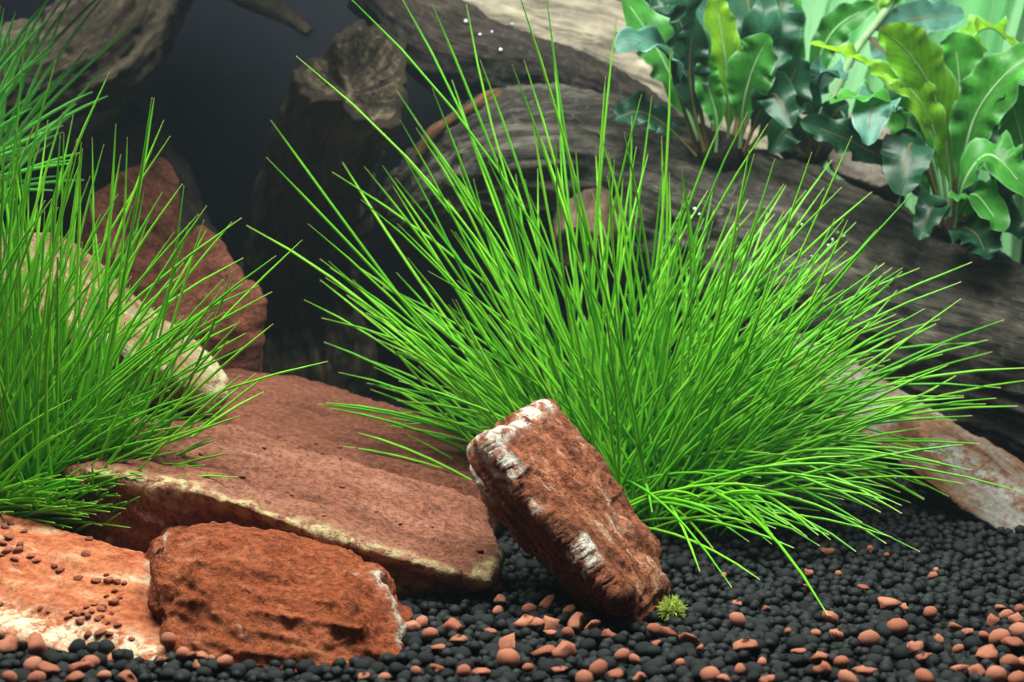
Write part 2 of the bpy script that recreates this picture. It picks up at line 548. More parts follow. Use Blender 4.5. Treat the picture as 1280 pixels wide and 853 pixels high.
# big slab in the middle
slab = stone('large_flat_stone',
             [[A(110, 588, 29.6), A(265, 618, 28.6), A(400, 668, 28.3), A(480, 694, 28.2), A(560, 716, 28.3), A(612, 728, 28.6), A(630, 690, 30.0), A(604, 634, 32.6), A(420, 566, 33.2),
               A(280, 524, 33.6), A(120, 512, 34), A(40, 560, 32), A(500, 757, 28.95), A(560, 754, 29.1), A(612, 735, 29.0), A(400, 725, 28.9), A(330, 700, 29.2), A(190, 676, 29.6), A(100, 655, 30.0), A(60, 640, 31), A(300, 720, 29.6), A(140, 700, 30),
               (-6.0, 32.6, -0.1), (-1.2, 32.0, -0.1), (-9.8, 32.8, -0.1)]],
             DUSTY, 'broad dusty red slab with a pale yellow front edge under the grass', A(600, 700, 29.5) - A(200, 570, 30.5), (0.2, -0.3, 1), 0.075, 0.12, 0.07, 0.035, 7.0, 2.0,
             [(A(120, 588, 29.4), A(180, 590, 29.2), 0.35), (A(200, 600, 29.2), A(265, 622, 28.6), 0.22), (A(265, 620, 28.6), A(400, 672, 28.3), 0.26), (A(400, 672, 28.3), A(560, 722, 28.3), 0.16), (A(590, 730, 28.5), A(632, 700, 29.8), 0.2), (A(400, 700, 28.8), A(520, 745, 28.8), 0.4)],
             seed=11)
back = stone('rear_flat_stone', [[A(200, 518, 34.2), A(420, 576, 33.9), A(606, 632, 33.7), A(640, 610, 34.2), A(600, 570, 36.5), A(540, 525, 38), A(430, 484, 39.5), A(290, 462, 40), A(120, 470, 40),
                                  (-8.4, 34.6, 0), (-0.6, 34.2, 0), (-8.2, 39.4, 0), (-2.0, 37.6, 0)]],
             DUSTY_SHADED, 'flat dusty red slab lying behind the broad one, sloping into shadow', A(600, 620, 34) - A(250, 520, 35), (0.2, -0.3, 1), 0.1, 0.1, 0.05, 0.03, 6.0, 1.6, seed=15)
# front stones
mid = stone('rough_red_stone', [[A(186, 680, 26.4), A(205, 662, 27.0), A(300, 664, 27.2), A(390, 682, 27.0), A(478, 712, 26.6), A(492, 760, 25.8), A(506, 790, 25.6), A(497, 838, 24.6), A(400, 848, 24.1), A(300, 842, 24.2),
                                 A(215, 815, 24.9), A(190, 760, 25.8), A(320, 735, 25.2), A(420, 750, 25.0), A(215, 664, 29.5), A(470, 708, 29.2), G0(210, 740), G0(500, 760), G0(500, 838), G0(230, 815)]],
            REDROUGH, 'rough deep red block of stone lying on the soil before the slab', A(500, 790, 25.5) - A(190, 700, 26), (0.1, -0.6, 1), 0.045, 0.15, 0.20, 0.05, 5.0, 2.0,
            [(A(478, 714, 26.5), A(503, 790, 25.6), 0.17), (A(503, 790, 25.6), A(500, 810, 25.2), 0.14), (A(188, 690, 26.2), A(205, 664, 26.9), 0.08)], seed=21, terr=2.0, chip=0.07)
left = stone('sloping_red_stone', [[A(-160, 596, 31.4), A(0, 638, 29.8), A(60, 652, 29.5), A(110, 673, 29.0), A(165, 686, 28.5), A(190, 702, 28.0), A(197, 720, 27.6), A(196, 792, 26.2), A(226, 828, 24.9), A(175, 842, 24.5),
                                        A(100, 812, 25.3), A(0, 790, 26.0), A(-160, 750, 27), G0(0, 800), G0(-160, 760), G0(220, 832), G0(190, 760), G0(-160, 680), G0(100, 820), A(180, 700, 29.0)]],
             REDBRIGHT, 'bright red-orange sloping slab with crumbs on top and a cream lower edge', A(190, 800, 26) - A(-60, 700, 27.5), (0.1, -0.5, 1), 0.05, 0.07, 0.05, 0.02, 7.0, 2.2,
             [(A(-20, 770, 26.4), A(100, 800, 25.5), 0.34), (A(100, 800, 25.5), A(200, 835, 24.8), 0.38), (A(193, 704, 28.0), A(197, 720, 27.6), 0.14), (A(198, 715, 27.6), A(197, 795, 26.1), 0.16)], seed=27)
# tan stone on the slab at the side
tan = stone('tan_stone', [[A(-60, 300, 36.6), A(25, 288, 36.4), A(75, 296, 36.2), A(130, 335, 35.9), A(200, 392, 35.4), A(262, 446, 34.6), A(286, 474, 34.0), A(284, 500, 33.7), A(262, 520, 33.6), A(205, 508, 34.0), A(215, 470, 33.3),
                           A(140, 425, 33.8), A(80, 395, 34.2), A(-60, 370, 35), A(60, 440, 35.3), A(150, 480, 34.8), A(60, 320, 38), A(180, 400, 37), A(260, 470, 35.6), A(-60, 450, 37)],
                          [A(px, py, yy) for px in (-130, -22) for py in (285, 610) for yy in (36.2, 39.6)]],
            TAN, 'elongated tan banded stone sloping down onto the slab behind grass blades', A(280, 490, 33.8) - A(20, 320, 36), (0.3, -0.2, 1), 0.07, 0.08, 0.06, 0.02, 7.0, 2.4,
            [(A(80, 397, 34.2), A(215, 472, 33.3), 0.16), (A(215, 472, 33.3), A(262, 512, 33.4), 0.14), (A(270, 460, 34.3), A(284, 495, 33.7), 0.4), (A(200, 395, 35.3), A(270, 460, 34.4), 0.2)], seed=33)
# dim red stones by the cave
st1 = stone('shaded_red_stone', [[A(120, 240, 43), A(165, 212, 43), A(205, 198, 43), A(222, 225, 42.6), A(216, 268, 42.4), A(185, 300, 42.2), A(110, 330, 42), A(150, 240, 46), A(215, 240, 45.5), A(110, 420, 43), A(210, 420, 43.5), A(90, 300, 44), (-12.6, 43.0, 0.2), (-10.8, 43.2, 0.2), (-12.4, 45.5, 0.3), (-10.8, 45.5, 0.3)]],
            DUSTY_SHADED, 'angular red-brown stone in shadow rising behind the tan stone', (1, 0.2, -0.6), voxel=0.1, big=0.12, layer=0.08, seed=37)
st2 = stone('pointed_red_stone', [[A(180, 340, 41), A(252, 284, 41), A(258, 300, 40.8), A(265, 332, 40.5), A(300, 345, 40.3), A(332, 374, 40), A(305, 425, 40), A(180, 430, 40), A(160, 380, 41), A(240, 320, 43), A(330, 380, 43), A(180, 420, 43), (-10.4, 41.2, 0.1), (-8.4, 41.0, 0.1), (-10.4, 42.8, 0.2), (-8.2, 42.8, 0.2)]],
            DUSTY_SHADED, 'pointed reddish stone at the dark cave mouth behind the tan stone', (1, 0.2, 0.5), voxel=0.1, big=0.12, layer=0.08, seed=41)
# petrified plank on the other side
petri = stone('petrified_wood_stone', [[A(930, 402, 41.6), A(1010, 418, 40.8), A(1100, 468, 39.6), A(1200, 530, 38.2), A(1300, 600, 36.8), A(1400, 660, 35.8), A(975, 470, 40), A(1060, 530, 38.6), A(1140, 590, 37.3), A(1210, 640, 36.3),
                                       A(1300, 690, 35.3), A(1400, 745, 34.4), A(1000, 470, 42.2), A(1280, 640, 38.2), A(1400, 720, 36.8), A(1240, 668, 36.9), A(1320, 730, 36.2), A(930, 450, 42)]],
              PETRI, 'long grey and rust banded petrified wood slab sloping down to the soil', A(1300, 640, 36) - A(1000, 445, 40.5), (0.2, -0.8, 0.6), 0.07, 0.06, 0.035, 0.015, 9.0, 2.2,
              [(A(1060, 480, 39.5), A(1100, 510, 38.8), 0.5), (A(1180, 560, 37.5), A(1280, 620, 36.2), 0.4), (A(1235, 640, 36), A(1255, 650, 35.8), 0.2)], seed=45)
pale = stone('pale_stone', [[A(1030, 170, 44.5), A(1055, 142, 44.5), A(1095, 140, 44.5), A(1120, 175, 44), A(1140, 215, 43.5), A(1100, 235, 43.5), A(1040, 215, 44), A(1070, 160, 46.5), A(1120, 190, 46.5), A(1040, 200, 46.5), A(1120, 260, 45)]],
             PALE, 'pale pinkish stone showing between the leafy plants on the trunk', (1, 0, -0.4), voxel=0.08, big=0.08, layer=0.03, seed=49)


# ------------------------------------------------------------------ driftwood
def spline(pts, n):
    P = np.asarray(pts, float)
    k = len(P)
    out = []
    for t in np.linspace(0, k - 1, n):
        i = min(int(t), k - 2)
        f = t - i
        p0, p1, p2, p3 = P[max(i - 1, 0)], P[i], P[i + 1], P[min(i + 2, k - 1)]
        out.append(0.5 * ((2 * p1) + (-p0 + p2) * f + (2 * p0 - 5 * p1 + 4 * p2 - p3) * f * f + (-p0 + 3 * p1 - 3 * p2 + p3) * f ** 3))
    return np.array(out)


def tube_geo(path, rad, na, ref=(0, 0, 1)):
    """rings along a path -> V (n*na,3), F quads, U along (cm), angle"""
    path = np.asarray(path, float)
    n = len(path)
    T = np.gradient(path, axis=0)
    T /= np.linalg.norm(T, axis=1)[:, None]
    s = np.concatenate([[0], np.cumsum(np.linalg.norm(np.diff(path, axis=0), axis=1))])
    nrm = np.asarray(ref, float)
    X = np.zeros_like(path)
    for i in range(n):
        nrm = nrm - T[i] * (nrm @ T[i])
        nrm = nrm / (np.linalg.norm(nrm) + 1e-9)
        X[i] = nrm
    B = np.cross(T, X)
    th = np.linspace(0, 2 * np.pi, na, endpoint=False)
    D = X[:, None, :] * np.cos(th)[None, :, None] + B[:, None, :] * np.sin(th)[None, :, None]
    I = np.arange(n * na).reshape(n, na)
    J = np.roll(I, -1, 1)
    F = np.stack([I[:-1], J[:-1], J[1:], I[1:]], -1).reshape(-1, 4)[:, ::-1]
    return path, np.asarray(rad, float), D, F, s, th, I


def log_mesh(name, pts, radii, mat, nr=140, na=96, amp=0.35, grain=0.12, seed=1, base=None, twist=0.25, hollow=0.0, flat=1.0, lobes=0.0, jag=0.0, slant=0.0):
    path = spline(pts, nr)
    rad = spline(np.array([(r, 0, 0) for r in radii]), nr)[:, 0]
    path, rad, D, F, s, th, I = tube_geo(path, rad, na)
    S = s[:, None] + 0 * th[None, :]
    TH = th[None, :] + twist * s[:, None] / max(rad.mean(), 0.1) * 0.3
    R = rad[:, None] + 0 * TH
    cs, sn = np.cos(TH) * R, np.sin(TH) * R
    g = np.stack([S.ravel() / 7.0, cs.ravel(), sn.ravel()], 1)
    low = fbm(np.stack([S.ravel() / 3.0, cs.ravel() * 0.5, sn.ravel() * 0.5], 1), 3, seed).reshape(R.shape)
    mid_ = fbm(g * np.array((1.2, 1.4, 1.4)), 4, seed + 9, 0.6).reshape(R.shape)
    fin = fbm(g * np.array((4, 5, 5)), 3, seed + 19, 0.6).reshape(R.shape)
    iso = fbm((path[:, None, :] + D * R[:, :, None]).reshape(-1, 3) * 1.6, 4, seed + 29, 0.6).reshape(R.shape)
    R2 = R * (1 + amp * low) + grain * (1 - 2 * np.abs(mid_)) + grain * 0.5 * fin + grain * 0.9 * iso
    if lobes:
        R2 = R2 * (1 + lobes * np.sin(TH * 3 + 1.0) * np.linspace(0.3, 1, nr)[:, None])
    V = path[:, None, :] + D * R2[:, :, None] * np.array((1, 1, flat))
    if jag:                                          # splintered rim
        tend = (path[-1] - path[-3]) / np.linalg.norm(path[-1] - path[-3])
        wgt = np.clip((np.arange(nr) - nr * 0.72) / (nr * 0.28), 0, 1) ** 1.5
        jn = 0.6 * vnoise(np.stack([np.cos(th) * 1.4, np.sin(th) * 1.4, th * 0], 1), seed + 3) + 0.4 * vnoise(np.stack([np.cos(th) * 5, np.sin(th) * 5, th * 0], 1), seed + 4)
        side = D[-1] @ np.array((0.85, 0.45, 0.0)) * slant          # one side of the break stands higher
        V = V + (wgt[:, None] * (jn * jag + side)[None, :])[:, :, None] * tend
    V = V.reshape(-1, 3)
    gr = g * np.array((1, 0.9, 0.9))
    # end caps (rings shrinking to a point; a hollow end sinks inward)
    for end in (0, -1):
        ring = I[end]
        c = V[ring].mean(0)
        t = (path[-1] - path[-2]) if end == -1 else (path[0] - path[1])
        t = t / np.linalg.norm(t)
        prev = ring
        for q, (sc, dep) in enumerate(((0.85, 0.02), (0.66, -0.5 * hollow if end == -1 else 0.1), (0.4, -1.0 * hollow if end == -1 else 0.15), (0.12, -1.25 * hollow if end == -1 else 0.18))):
            W = c + (V[ring] - c) * sc + t * dep * rad[end]
            W = W + 0.05 * fbm(W * 2.5, 2, seed + q)[:, None] * t
            ids = np.arange(len(V), len(V) + na)
            V = np.vstack([V, W])
            gr = np.vstack([gr, np.stack([W @ t * 0.3, W[:, 0], W[:, 2]], 1)])
            a, b = prev, np.roll(prev, -1)
            c2, d2 = np.roll(ids, -1), ids
            quad = np.stack([a, b, c2, d2], 1)
            F = np.vstack([F, quad[:, ::-1] if end == -1 else quad])
            prev = ids
        F = np.vstack([F, np.stack([prev[:-3:2], prev[1:-2:2], prev[2:-1:2], prev[2:-1:2]], 1)[:0]])
        ctr = len(V)
        V = np.vstack([V, V[prev].mean(0)])
        gr = np.vstack([gr, gr[prev].mean(0)])
        a, b = prev[0::2], prev[1::2]
        c3 = np.roll(prev[0::2], -1)
        fan = np.stack([a, b, c3, np.full(len(a), ctr)], 1)
        F = np.vstack([F, fan[:, ::-1] if end == -1 else fan])
    F = F[:, ::-1]
    if base is None:
        base = np.array((V[:, 0].mean(), V[:, 1].mean(), V[:, 2].min()))
    me = mesh_np(name, V, F, mat, True, base)
    attr_v(me, 'grain', gr)
    bvh = BVHTree.FromPolygons([tuple(q) for q in V], [tuple(f) for f in F])
    return me, base, bvh


def log(name, pts, radii, mat, label, cat='driftwood', **kw):
    me, base, bvh = log_mesh(name, pts, radii, mat, **kw)
    o = link(name, me, base)
    tag(o, label, cat)
    ROCK_BVH.append((o, bvh))
    return o, base


def K(Y, r):           # radius in cm of r pixels at depth Y
    return r * Y / FPX


# the big trunk: an Empty with the trunk, a broken stub and a side root as parts
tr_base = np.array((at(900, 400, 44)[0], 44.0, 2.0))
trunk = empty('driftwood_trunk', tr_base)
tag(trunk, 'thick grey driftwood trunk arching behind the grass and under the leafy plants', 'driftwood')
me, _, bvh = log_mesh('trunk_body', [A(492, 280, 45), A(528, 254, 44.5), A(580, 222, 44.2), A(650, 203, 44), A(740, 216, 44.5), A(840, 270, 45), A(900, 305, 45), A(1010, 345, 44), A(1150, 405, 43), A(1300, 462, 42), A(1420, 510, 41.5)],
                      [K(43, 34), K(43, 50), K(43, 70), K(44, 86), K(44, 92), K(45, 105), K(45, 112), K(44, 116), K(43, 112), K(42, 110), K(42, 110)], WOOD, nr=320, na=180, amp=0.12, grain=0.2, seed=5, base=tr_base)
link('trunk_body', me, (0, 0, 0), trunk)
ROCK_BVH.append((trunk, bvh))
me, _, bvh = log_mesh('broken_stub', [A(735, 270, 43), A(728, 290, 41.6), A(722, 312, 40.4)], [K(42, 40), K(41, 34), K(40, 26)], WOODBROWN, nr=50, na=60, amp=0.2, grain=0.14, seed=6, base=tr_base, hollow=0.2)
tag(link('broken_stub', me, (0, 0, 0), trunk), 'orange-brown broken branch stub')

log('bleached_driftwood_log', [A(545, 8, 52), A(590, 24, 52), A(660, 48, 52), A(740, 72, 51.8), A(820, 106, 51.5), A(920, 156, 50.8), A(1010, 205, 49.4)], [K(50, 66), K(50, 72), K(50, 72), K(50, 68), K(49, 66), K(49, 60), K(49, 55)], WOODPALE,
    'sunlit cream driftwood log behind the arching trunk, top edge brightly lit', nr=220, na=120, amp=0.14, grain=0.14, seed=12)
log('knobby_dark_driftwood', [A(470, -20, 48.4), A(545, 54, 47.9), A(620, 82, 47.6), A(700, 104, 47.6), A(770, 134, 47.6), A(830, 168, 47.8)], [K(48, 40), K(48, 52), K(48, 46), K(48, 38), K(48, 34), K(48, 26)], WOODDARK,
    'dark knobby driftwood piece wedged between the sunlit log and the arching trunk', nr=160, na=100, amp=0.3, grain=0.2, seed=52)

log('hollow_driftwood_stump', [A(366, 540, 54), A(372, 420, 53), A(378, 330, 51), A(388, 250, 48.5), A(402, 188, 46), A(424, 136, 43.6), A(446, 92, 41.8)], [K(53, 84), K(52, 80), K(50, 70), K(48, 62), K(45, 56), K(43, 54), K(41, 56)], WOODCRUST,
    'dark driftwood stump with a hollow broken end whose rim is lit', nr=170, na=150, amp=0.24, grain=0.2, seed=16, hollow=0.7, lobes=0.16, jag=0.8, slant=0.75)

log('dark_driftwood_root', [A(-120, 120, 55), A(20, 150, 55), A(110, 200, 54.5), A(170, 280, 54), A(190, 380, 53), A(180, 540, 52)], [K(55, 100), K(55, 90), K(54, 80), K(53, 75), K(52, 80), K(51, 90)], WOODDARK,
    'large dark driftwood root in shadow behind the grass tuft', nr=160, na=110, amp=0.25, grain=0.2, seed=22)
log('grooved_driftwood_branch', [A(-90, 110, 47), A(0, 95, 47.5), A(70, 85, 48), A(130, 50, 49), A(170, -20, 51), A(190, -90, 53)], [K(46, 40), K(46, 50), K(47, 56), K(48, 60), K(49, 65), K(50, 70)], WOODSTUMP,
    'grooved greyish driftwood branch bending upward behind the pale grass', nr=160, na=110, amp=0.2, grain=0.28, seed=26)
log('unseen_shade_driftwood', [(-13.4, 36.3, 18.6), (-12, 36.8, 18.4), (-10, 38, 18.2), (-8.2, 39.5, 18.8), (-7.2, 43, 19.6), (-6.8, 49, 20)], [2.6, 3.3, 3.4, 3.1, 2.6, 2.0], WOODDARK,  # added out of view to block the lamp and darken the cave
    'unseen driftwood log added above the view to shade the cave', nr=160, na=110, amp=0.15, grain=0.2, seed=31, flat=0.8)
log('cave_driftwood_branch', [A(250, -60, 50), A(300, -14, 49.6), A(335, 8, 49.4), A(362, 22, 49.2), A(386, 42, 49)], [K(50, 26), K(50, 16), K(50, 10), K(50, 8), K(50, 5)], WOODSTUMP,
    'thin brown driftwood branch inside the shadowy cave', nr=90, na=50, amp=0.25, grain=0.07, seed=35)
log('thin_twig', [A(522, 196, 42.6), A(540, 168, 42.6), A(562, 152, 42.6), A(585, 138, 42.6), A(606, 124, 42.8), A(622, 118, 43.2)], [K(42, 4), K(42, 7), K(42, 6), K(42, 5), K(42, 8), K(42, 7)], TWIG,
    'thin orange-brown twig leaning on the arching trunk', 'twig', nr=60, na=20, amp=0.35, grain=0.03, seed=39)


# ------------------------------------------------------------------ ray helpers on the stones and wood
def inside_any(p):
    for o, b in ROCK_BVH:
        h = b.ray_cast(Vector(p), Vector((0, 0, 1)))
        if h[0] is not None and h[1].z > 0:
            return True
    return False


def first_hit(px, py):
    d = Vector(pdir(px, py))
    d.normalize()
    best = None
    for o, b in ROCK_BVH:
        h = b.ray_cast(Vector(CAM), d)
        if h[0] is not None and (best is None or h[3] < best[3]):
            best = (*h[:3], h[3], o)
    return best


# ------------------------------------------------------------------ soil granules
def lump(seed, sub, jag=0.14, squash=0.85, freq=1.3, facet=False):
    bm = bmesh.new()
    bmesh.ops.create_icosphere(bm, subdivisions=sub, radius=1.0)
    V = np.array([v.co[:] for v in bm.verts])
    F = np.array([[v.index for v in f.verts] for f in bm.faces])
    bm.free()
    d = 1 + jag * fbm(V * freq + seed * 7.1, 3, seed) * 1.8
    if facet:
        for k in range(4):
            a = np.array([math.cos(seed * 2.1 + k * 1.7), math.sin(seed * 1.3 + k * 2.3), math.cos(k * 2.9 + seed)])
            a /= np.linalg.norm(a)
            q = (V * d[:, None]) @ a
            V = V - np.outer(np.clip(q - 0.55, 0, None), a) * 0.9
    V = V * d[:, None] * np.array((1, 1, squash))
    return V, F


def rotz(V, a, tilt=0.0, ta=0.0):
    c, s = math.cos(tilt), math.sin(tilt)
    V = V @ np.array(((1, 0, 0), (0, c, -s), (0, s, c))).T
    c, s = math.cos(a), math.sin(a)
    return V @ np.array(((c, -s, 0), (s, c, 0), (0, 0, 1))).T


SMALL = [lump(k, 1) for k in range(8)]
FINE_ = [lump(k, 2) for k in range(10)]
cand = []
y = 20.5
row = 0
while y < 42:
    x = -13.2 - (y - 20) * 0.2 + (0.125 if row % 2 else 0)
    while x < 14.5 + (y - 20) * 0.28:
        r = 0.105 + 0.06 * random.random() ** 1.3
        if random.random() < 0.12:
            r *= 1.25
        jx, jy = x + random.uniform(-.08, .08), y + random.uniform(-.08, .08)
        z = float(soil_z(jx, jy)) + random.uniform(-0.13, 0.09)
        u, v = topx((jx, jy, z))
        if -60 < u < 1340 and v < 905:
            cand.append((jx, jy, z, r))
        x += 0.255
    y += 0.235
    row += 1

# terracotta granules: places read from the photograph, each resting on the soil
clay_px = [(10, 806, 13, 1), (47, 808, 15, 1), (41, 833, 13, 0), (63, 838, 10, 1), (46, 849, 11, 0), (102, 835, 14, 1), (113, 829, 12, 0), (93, 848, 11, 1), (162, 850, 11, 1), (130, 846, 9, 0), (12, 848, 9, 0), (211, 803, 10, 0), (229, 818, 10, 0),
           (281, 828, 10, 0), (240, 820, 7, 1), (254, 822, 7, 1), (245, 832, 6, 1), (265, 824, 5, 0), (200, 826, 7, 1),
           (620, 735, 9, 0), (625, 750, 9, 1), (622, 765, 8, 0), (515, 785, 10, 1), (527, 779, 9, 0), (537, 794, 10, 0), (565, 784, 12, 1), (575, 800, 10, 1), (548, 810, 7, 1), (662, 763, 9, 0), (655, 778, 12, 1), (672, 780, 11, 1),
           (688, 782, 11, 1), (684, 754, 11, 1), (712, 764, 9, 0), (720, 778, 13, 1), (740, 783, 9, 1), (710, 793, 9, 0), (634, 808, 14, 1), (635, 825, 15, 0), (680, 815, 11, 1), (706, 816, 14, 1), (660, 836, 8, 0), (778, 820, 10, 0),
           (793, 825, 7, 0), (748, 838, 12, 0), (770, 843, 8, 1), (818, 787, 9, 0), (835, 790, 9, 1), (600, 842, 10, 1), (580, 840, 9, 0), (730, 850, 12, 0), (690, 792, 7, 1), (760, 795, 7, 1), (700, 838, 8, 1), (612, 790, 6, 1),
           (922, 776, 11, 0), (932, 808, 14, 1), (862, 800, 10, 1), (875, 812, 6, 1), (888, 846, 13, 0), (905, 850, 9, 1), (953, 829, 7, 0), (925, 838, 8, 0), (999, 815, 8, 1), (1010, 717, 6, 1), (1037, 692, 6, 0), (1030, 690, 5, 1),
           (1087, 800, 13, 0), (1122, 785, 13, 0), (1108, 754, 13, 1), (1040, 773, 10, 1), (1045, 793, 11, 1), (1080, 735, 6, 1), (1020, 793, 7, 0), (1025, 823, 12, 1), (1052, 829, 11, 0), (1030, 838, 11, 1), (1080, 840, 12, 1), (1060, 850, 12, 0),
           (1163, 767, 9, 0), (1165, 720, 6, 1), (1193, 785, 7, 1), (1143, 812, 10, 1), (1155, 822, 9, 1), (1170, 713, 4, 0), (1088, 688, 5, 1), (1108, 695, 4, 0), (1197, 838, 10, 1), (1155, 848, 12, 0), (1010, 735, 5, 1), (1048, 718, 5, 0),
           (958, 762, 5, 1), (922, 755, 6, 1), (905, 720, 4, 0), (1250, 798, 14, 0), (1275, 790, 13, 0), (1268, 805, 12, 1), (1240, 778, 9, 1), (1258, 770, 8, 0), (1232, 820, 12, 1), (1262, 830, 13, 0), (1278, 828, 12, 1), (1245, 845, 14, 0),
           (1222, 840, 10, 1), (1272, 850, 12, 0), (1250, 760, 6, 1), (1275, 762, 7, 0), (1230, 795, 7, 0), (1210, 790, 6, 1), (1270, 775, 8, 1), (1198, 812, 7, 0), (1175, 800, 5, 1), (1130, 760, 5, 1), (985, 790, 5, 0), (960, 850, 8, 1),
           (1082, 605, 9, 0), (1065, 618, 7, 1), (130, 664, 9, 0), (163, 680, 9, 0), (147, 674, 7, 1), (176, 676, 7, 1), (138, 678, 6, 0), (820, 805, 6, 1), (850, 830, 7, 0), (800, 848, 7, 1), (520, 840, 7, 0), (545, 835, 6, 1), (480, 848, 8, 0), (455, 846, 7, 1)]
ROUND = [lump(50 + k, 2, 0.10, 0.9) for k in range(5)]
CHIP = [lump(70 + k, 2, 0.50, 0.7, 2.1, True) for k in range(6)]
ROUND_ME = [mesh_np('clay_granule', v, f, CLAY) for v, f in ROUND]
CHIP_ME = [mesh_np('clay_chip', v, f, CLAY, smooth=False) for v, f in CHIP]
clay_pos = []
for i, (px, py, r, chip) in enumerate(clay_px):
    g = ground_at(px, py, 0.14)
    if chip and random.random() < .0:
        continue
    rc = K(g[1], r) * (1.25 if chip else 1.05)
    h = first_hit(px, py)
    zz = float(soil_z(g[0], g[1])) + 0.15
    if h is not None and h[3] < np.linalg.norm(g - CAM) - 0.3:
        # lies on a stone, or in the gap between two of them
        g = np.array(h[0]) + np.array((0, 0, rc * 0.3))
        zz = g[2]
    if inside_any((g[0], g[1], zz + rc * 0.5)):
        continue
    me = (CHIP_ME if chip else ROUND_ME)[i % (6 if chip else 5)]
    o = bpy.data.objects.new('clay_chip' if chip else 'clay_granule', me)
    o.location = Vector((g[0], g[1], zz)) * CM
    a = random.uniform(0.85, 1.15)
    o.scale = (rc * a, rc / a, rc * random.uniform(.8, 1.0))
    o.rotation_euler = (random.uniform(-.5, .5), random.uniform(-.5, .5), random.uniform(0, 6.28))
    COL.objects.link(o)
    if chip:
        tag(o, 'rough broken terracotta chip lying among the soil granules', 'clay chip', 'broken terracotta chips on the soil')
    else:
        tag(o, 'rounded terracotta granule lying among the black soil granules', 'clay granule', 'rounded terracotta granules on the soil')
    clay_pos.append((g[0], g[1], rc))
CP = np.array(clay_pos)

keep = []
for (x, y, z, r) in cand:
    if np.any((CP[:, 0] - x) ** 2 + (CP[:, 1] - y) ** 2 < (CP[:, 2] * 0.95) ** 2):
        z -= 0.12
    if inside_any((x, y, z + 0.05)):
        continue
    keep.append((x, y, z, r))
vis = []
for i, (x, y, z, r) in enumerate(keep):
    u, v = topx((x, y, z + r * .6))
    if 4 < u < 1276 and v < 846:
        h = first_hit(u, v)
        if h is None or h[3] > np.linalg.norm(np.array((x, y, z + r)) - CAM) - 0.2:
            vis.append((r / y, i))
vis.sort(reverse=True)
single = set(i for _, i in vis[:300])
FINE_ME = [mesh_np('soil_granule', v, f, SOIL) for v, f in FINE_]
SV, SF, off = [], [], 0
for i, (x, y, z, r) in enumerate(keep):
    a, tl = random.uniform(0, 6.28), random.uniform(-.6, .6)
    if i in single:
        o = bpy.data.objects.new('soil_granule', FINE_ME[i % 10])
        o.location = Vector((x, y, z)) * CM
        o.scale = (r * random.uniform(.9, 1.15), r, r * random.uniform(.9, 1.1))
        o.rotation_euler = (tl, 0, a)
        COL.objects.link(o)
        tag(o, 'single round black soil granule on the tank bottom before the stones', 'soil granule', 'black soil granules on the tank bottom')
    else:
        v, f = SMALL[i % 8]
        SV.append(rotz(v * r, a, tl) + np.array((x, y, z)))
        SF.append(f + off)
        off += len(v)
so = link('soil_granules', mesh_np('soil_granules', np.vstack(SV), np.vstack(SF), SOIL))
tag(so, 'mass of small black soil granules covering the tank bottom', 'soil', kind='stuff')

# crumbs lying on the stones
crumb_px = [(8, 690, 7), (18, 700, 6), (12, 672, 8), (25, 683, 7), (4, 680, 6), (30, 665, 5), (22, 690, 7), (38, 697, 6), (46, 702, 5), (5, 660, 6), (14, 655, 5), (0, 695, 6), (68, 709, 5), (75, 714, 6), (97, 724, 6), (112, 675, 5), (108, 694, 6),
            (120, 727, 6), (135, 727, 6), (146, 728, 6), (155, 730, 5), (133, 720, 4), (143, 740, 5), (133, 746, 4), (142, 755, 7), (150, 748, 4), (128, 763, 6), (95, 770, 6), (85, 773, 5), (115, 765, 5), (110, 772, 6), (100, 778, 7), (122, 775, 5),
            (130, 760, 5), (118, 757, 4), (147, 782, 6), (135, 780, 4), (108, 760, 4), (125, 793, 8), (110, 795, 6), (137, 794, 6), (165, 800, 5), (50, 762, 4), (60, 765, 3), (0, 757, 5), (128, 772, 4), (105, 768, 4), (90, 766, 4), (140, 768, 4),
            (302, 597, 5), (252, 568, 4), (425, 574, 4), (428, 609, 4), (600, 690, 6), (365, 620, 3), (405, 645, 3), (330, 560, 4), (370, 560, 4), (350, 546, 3), (425, 560, 3), (310, 520, 4), (395, 555, 3), (470, 640, 3), (540, 660, 3), (500, 655, 3)]
CRUMB_ME = [mesh_np('stone_crumb', *lump(90 + k, 2, 0.30, 0.6, 1.4, True), CRUMB, smooth=False) for k in range(6)]
for i, (px, py, r) in enumerate(crumb_px):
    h = first_hit(px, py)
    if h is None:
        continue
    rr = h[3] * r / FPX
    o = bpy.data.objects.new('stone_crumb', CRUMB_ME[i % 6])
    o.location = (h[0] + Vector((0, 0, rr * 0.2))) * CM
    o.scale = (rr * random.uniform(.9, 1.2), rr, rr)
    o.rotation_euler = (random.uniform(-.3, .3), random.uniform(-.3, .3), random.uniform(0, 6.28))
    COL.objects.link(o)
    if px < 200 and py > 640:
        tag(o, 'small red stone crumb lying on the bright sloping slab', 'crumb', 'crumbs on the bright red slab')
    else:
        tag(o, 'tiny stone crumb lying on the broad dusty slabs', 'crumb', 'crumbs on the dusty slabs')


